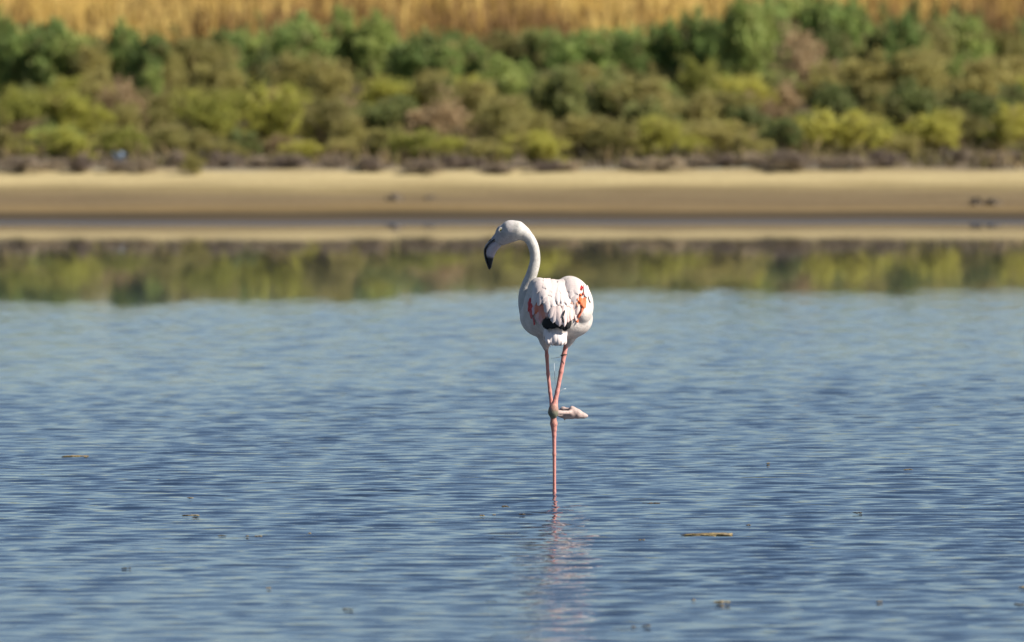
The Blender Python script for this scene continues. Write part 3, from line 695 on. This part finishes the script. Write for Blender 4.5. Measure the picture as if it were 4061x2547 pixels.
def feather(root, tip, wpx, col, parent, lift=.002, tipl=.006, bend=0., dome=.005, tipcol=None, free=0.):
    ns, nu = 9, 5; dx, dy = tip[0] - root[0], tip[1] - root[1]; L = math.hypot(dx, dy) or 1
    nx, ny = -dy / L, dx / L; cs = []
    for i in range(ns):
        t = i / (ns - 1); b_ = bend * math.sin(math.pi * t)
        cs.append(surf(root[0] + dx * t + nx * b_, root[1] + dy * t + ny * b_))
    V, Cl = [], []
    for i in range(ns):
        t = i / (ns - 1); c0, n0 = cs[i]
        tg = (cs[min(i + 1, ns - 1)][0] - cs[max(i - 1, 0)][0])
        tg = tg.normalized() if tg.length > 1e-6 else Vector((0, 0, -1))
        lat = tg.cross(n0)
        lat = lat.normalized() if lat.length > 1e-6 else Vector((1, 0, 0))
        wv = wpx * K * .62 * (min(1, (.55 + 1.5 * t)) * math.sqrt(max(0., 1 - max(0, (t - .68) / .32) ** 2.6)) + .015)
        for j in range(nu):
            u = -1 + 2 * j / (nu - 1)
            q, nq, _, _ = bvh.find_nearest(c0 + lat * (u * wv))
            q = q.lerp(c0 + lat * (u * wv), .35)
            V.append(q + n0 * (lift + tipl * t ** 1.5 + dome * (1 - u * u) * (.4 + .6 * t)) + tg * (free * t))
            f_ = t ** 2
            Cl.append(tuple(a * (1 - f_) + b * f_ for a, b in zip(col, tipcol or col)))
    Fc = [(i * nu + j, i * nu + j + 1, (i + 1) * nu + j + 1, (i + 1) * nu + j) for i in range(ns - 1) for j in range(nu - 1)]
    me = bpy.data.meshes.new('feather'); me.from_pydata([tuple(v) for v in V], [], Fc); me.update(); set_col(me, np.array(Cl))
    return fl_obj('feather', me, VANE, parent)

# wings: one shoulder panel each that carries its feathers
def wing_panel(name, poly, lift, col):
    """a smooth patch of covert plumage over the folded wing"""
    rows, colsn = 9, 9; V = []
    (tl, tr, br_, bl) = poly
    for i in range(rows):
        t = i / (rows - 1)
        for j in range(colsn):
            u = j / (colsn - 1)
            x = (tl[0] * (1 - u) + tr[0] * u) * (1 - t) + (bl[0] * (1 - u) + br_[0] * u) * t
            y = (tl[1] * (1 - u) + tr[1] * u) * (1 - t) + (bl[1] * (1 - u) + br_[1] * u) * t
            h, n_ = surf(x, y); edge = min(t, 1 - t, u, 1 - u)
            V.append(h + n_ * (lift if edge > 0 else -.003))
    Fc = [(i * colsn + j, i * colsn + j + 1, (i + 1) * colsn + j + 1, (i + 1) * colsn + j) for i in range(rows - 1) for j in range(colsn - 1)]
    me = bpy.data.meshes.new(name); me.from_pydata([tuple(v) for v in V], [], Fc); me.update(); set_col(me, np.tile(col, (len(V), 1)))
    return fl_obj(name, me, VANE)
wl_ = wing_panel('wing', ((2128, 1118), (2202, 1112), (2204, 1262), (2112, 1262)), .0012, WHT)
wl_['label'] = 'folded wing on the neck side, white with a coral lower edge'
wr_ = wing_panel('wing', ((2216, 1110), (2312, 1128), (2318, 1270), (2214, 1268)), .0012, WHT)
wr_['label'] = 'folded sunlit wing with orange-red patches near its edge'
tail = wing_panel('tail', ((2176, 1300), (2226, 1300), (2222, 1350), (2178, 1350)), .001, WHT)
tail['label'] = 'short fluffy white tail below the black wing tips'

fr = random.Random(4)
# coral and red coverts first (lowest layer), then pink, then white over them
for (a, b, w, c, tcx) in [
    (za(330, 800), za(330, 1180), 17, RED, RED), (za(290, 900), zb(420, 330), 17, RED, (.50, .17, .17)), (za(380, 900), zb(470, 230), 15, (.70, .45, .45), (.62, .52, .52)),
    (za(430, 860), za(380, 1120), 17, RED, (.60, .09, .07)), (zb(430, 300), zb(500, 500), 9, (.5, .12, .12), RED),
    (za(470, 900), zb(610, 330), 20, (.74, .36, .32), PINK), (za(560, 960), zb(700, 420), 25, CORAL, (.62, .36, .36)), (za(640, 1000), zb(790, 330), 24, CORAL, (.66, .30, .22)), (za(500, 940), zb(560, 200), 21, CORAL, ORNG),
    (za(700, 1060), zb(880, 270), 22, (.66, .28, .20), (.68, .45, .41)), (zb(480, 60), zb(620, 400), 18, (.60, .30, .30), (.56, .40, .42)), (za(400, 1000), zb(430, 200), 14, RED, (.52, .10, .10)), (za(600, 1040), zb(660, 480), 17, CORAL, (.68, .48, .52))]:
    feather(a, b, w * 1.15, c, wl_, .0035, .004, tipcol=tcx)
for (a, b, w, c, tcx) in [
    (za(1800, 420), za(1850, 560), 9, RED, RED), (za(1760, 460), za(1840, 600), 7, RED, (.6, .12, .09)), (za(1850, 420), za(1890, 540), 7, RED, RED),
    (za(1800, 640), za(1840, 760), 8, ORNG, ORNG), (za(1890, 620), za(1900, 720), 5, CORAL, RED), (za(1690, 740), za(1760, 880), 10, ORNG, (.76, .42, .3)),
    (za(1780, 740), za(1830, 960), 16, ORNG, ORNG), (za(1860, 800), za(1880, 1060), 17, (.66, .20, .10), ORNG), (za(1950, 780), za(1900, 1110), 15, (.62, .14, .06), ORNG), (za(1960, 860), zb(1840, 170), 9, ORNG, CORAL),
    (zb(1880, 20), zb(1760, 300), 9, CORAL, ORNG), (zb(1730, 340), zb(1700, 450), 8, ORNG, ORNG),
    (zb(1800, 60), zb(1640, 400), 12, OFF, WHT), (za(1800, 900), zb(1700, 220), 16, (.80, .62, .55), WHT),
    (za(1700, 800), zb(1620, 320), 22, (.82, .66, .58), (.78, .60, .56)), (za(1600, 780), zb(1500, 400), 26, (.80, .52, .42), (.78, .55, .51)),
    (za(1500, 900), zb(1420, 480), 24, (.80, .60, .54), (.78, .57, .54)), (za(1400, 1000), zb(1330, 545), 20, (.78, .55, .49), (.80, .64, .61)), (za(1560, 820), za(1570, 990), 18, (.68, .33, .21), (.70, .46, .37)), (za(1700, 900), za(1760, 1060), 12, (.68, .30, .17), (.70, .46, .36)), (zb(1400, 40), zb(1400, 260), 16, (.68, .40, .32), (.70, .50, .45))]:
    feather(a, b, w, c, wr_, .003, .004, tipcol=tcx)
# black flight feathers
for (a, b, w, pr) in [(zb(860, 330), zb(800, 560), 24, wl_), (zb(940, 330), zb(880, 700), 28, wl_), (zb(1030, 380), zb(1000, 670), 24, wl_), (zb(1090, 400), zb(1090, 580), 18, wl_),
                  (zb(1500, 360), zb(1390, 600), 20, wr_), (zb(1440, 400), zb(1310, 636), 20, wr_), (zb(1330, 130), zb(1290, 420), 9, wr_), (zb(1280, 440), zb(1230, 600), 20, wr_), (zb(1180, 440), zb(1150, 560), 16, wr_)]:
    feather(a, b, w, BLACK, pr, .007, .008, dome=.004)
# tertials over them
for (a, b, w, c, tcx, pr) in [
    (za(1050, 1060), zb(970, 330), 20, OFF, (.74, .64, .63), wl_), (za(1080, 1080), zb(1050, 445), 22, OFF, (.76, .66, .65), wl_), (za(1160, 1060), zb(1215, 525), 27, OFF, (.76, .60, .57), wl_),
    (za(1330, 1040), zb(1330, 535), 16, (.78, .62, .57), (.76, .62, .62), wr_)]:
    feather(a, b, w, c, pr, .012, .007, tipcol=tcx)
feather(zb(1345, 140), zb(1290, 300), 5, BLACK, wr_, .019, .004, dome=.001)
feather(zb(1280, 290), zb(1315, 450), 5, BLACK, wr_, .019, .004, dome=.001)
# white scapulars, upper rows last
def rowset(parent, rows):
    for (y0, x0, x1, n_, L_, w_, fan) in rows:
        for i in range(n_):
            t = (i + .5) / n_; x = x0 + (x1 - x0) * t + fr.uniform(-3, 3); y = y0 + fr.uniform(-5, 5) + 16 * (2 * t - 1) ** 2 * .7
            q_ = fr.uniform(.93, 1.03); c = tuple(v * q_ for v in WHT)
            feather((x, y), (x + fan[0] * (1 - t) + fan[1] * t, y + L_ * fr.uniform(.9, 1.15)), w_ * fr.uniform(.85, 1.15), c, parent, .0025 + (1262 - y0) * .00002, .0025, bend=fr.uniform(-3, 3), dome=.0022)
rowset(wl_, [(1172, 2160, 2198, 2, 66, 26, (2, 6)), (1146, 2114, 2198, 3, 60, 31, (-2, 6)), (1124, 2116, 2200, 3, 58, 31, (-10, 5)), (1106, 2134, 2202, 3, 54, 28, (-10, 2))])
rowset(wr_, [(1156, 2214, 2276, 2, 62, 32, (0, 4)), (1136, 2214, 2286, 3, 62, 32, (-3, 6)), (1112, 2216, 2296, 3, 60, 32, (-4, 12))])
for (a, b, w, bd) in [(za(830, 760), za(850, 1240), 25, -2), (za(1000, 640), za(1010, 1110), 20, 0), (za(620, 620), za(640, 1030), 22, 0), (za(460, 560), za(500, 930), 20, 0)]:
    feather(a, b, w, WHT, wl_, .005, .004, bend=bd, dome=.004)
for (a, b, w, bd) in [(za(1220, 330), za(1150, 980), 21, 4), (za(1340, 420), za(1260, 980), 19, 4), (za(1420, 540), za(1400, 1010), 27, 2), (za(1560, 440), za(1560, 820), 26, 0)]:
    feather(a, b, w, WHT, wr_, .005, .004, bend=bd, dome=.004)
# outermost feathers of the sunny wing hanging over the flank
for (a, b, w) in [(za(1950, 380), za(1990, 800), 14), (za(2020, 420), za(2110, 940), 12)]:
    feather(a, b, w, WHT, wr_, .003, .003, dome=.003)
# tail feathers
for (a, b, w) in [(zb(800, 640), zb(880, 1140), 20), (zb(900, 760), zb(960, 1090), 22), (zb(1050, 780), zb(1060, 1040), 22), (zb(1160, 800), zb(1180, 1090), 24), (zb(1280, 760), zb(1250, 1145), 22), (zb(1380, 700), zb(1330, 1080), 18), (zb(760, 640), zb(770, 1000), 13)]:
    feather(a, b, w, (.82, .74, .71), tail, .002, .006, tipcol=WHT, dome=.005)

# ---- strands clinging to the legs
m = NM('leg_algae'); m.base(m.ramp(m.noise(80, 3), [(0.3, (.02, .016, .012)), (0.7, (.07, .05, .03))])); m.rough(.7); ALG = m.m
cN = P(*z4(655, 285), -.0205)
fl_obj('algae_band', tube_mesh('algae_band', [cN + Vector((.0112 * math.cos(a), .0112 * math.sin(a), .0012 * math.sin(3 * a) + .0024 * math.cos(a))) for a in np.linspace(0, 6.283, 21)], [.0022] * 21, 6), ALG)
fl_obj('algae_strand', tube_mesh('algae_strand', [P(*z4(*q), -.032) for q in ((605, 318), (560, 326), (500, 338), (440, 345))], [.0012, .0008, .0006, .0004], 5), ALG)
fl_obj('algae_strand', tube_mesh('algae_strand', [P(*z4(*q), -.036) for q in ((612, 372), (640, 395), (655, 425), (650, 450))], [.0010, .0012, .0012, .0008], 5), ALG)
m = NM('pale_thread'); m.base(m.ramp(m.noise(80, 3), [(0.3, (.55, .58, .6)), (0.7, (.75, .77, .78))])); m.rough(.5); THR = m.m
fl_obj('thread', tube_mesh('thread', [P(*z4(*q), -.03) for q in ((495, 420), (500, 560), (505, 660), (512, 800))], [.0005, .0009, .0011, .0005], 5), THR)
fl_obj('thread', tube_mesh('thread', [P(*z4(*q), -.055) for q in ((572, 915), (610, 875), (650, 852), (690, 848))], [.0008, .0008, .0007, .0012], 5), THR)
print('shrubs', shrub_n[0], 'body verts', len(VB))
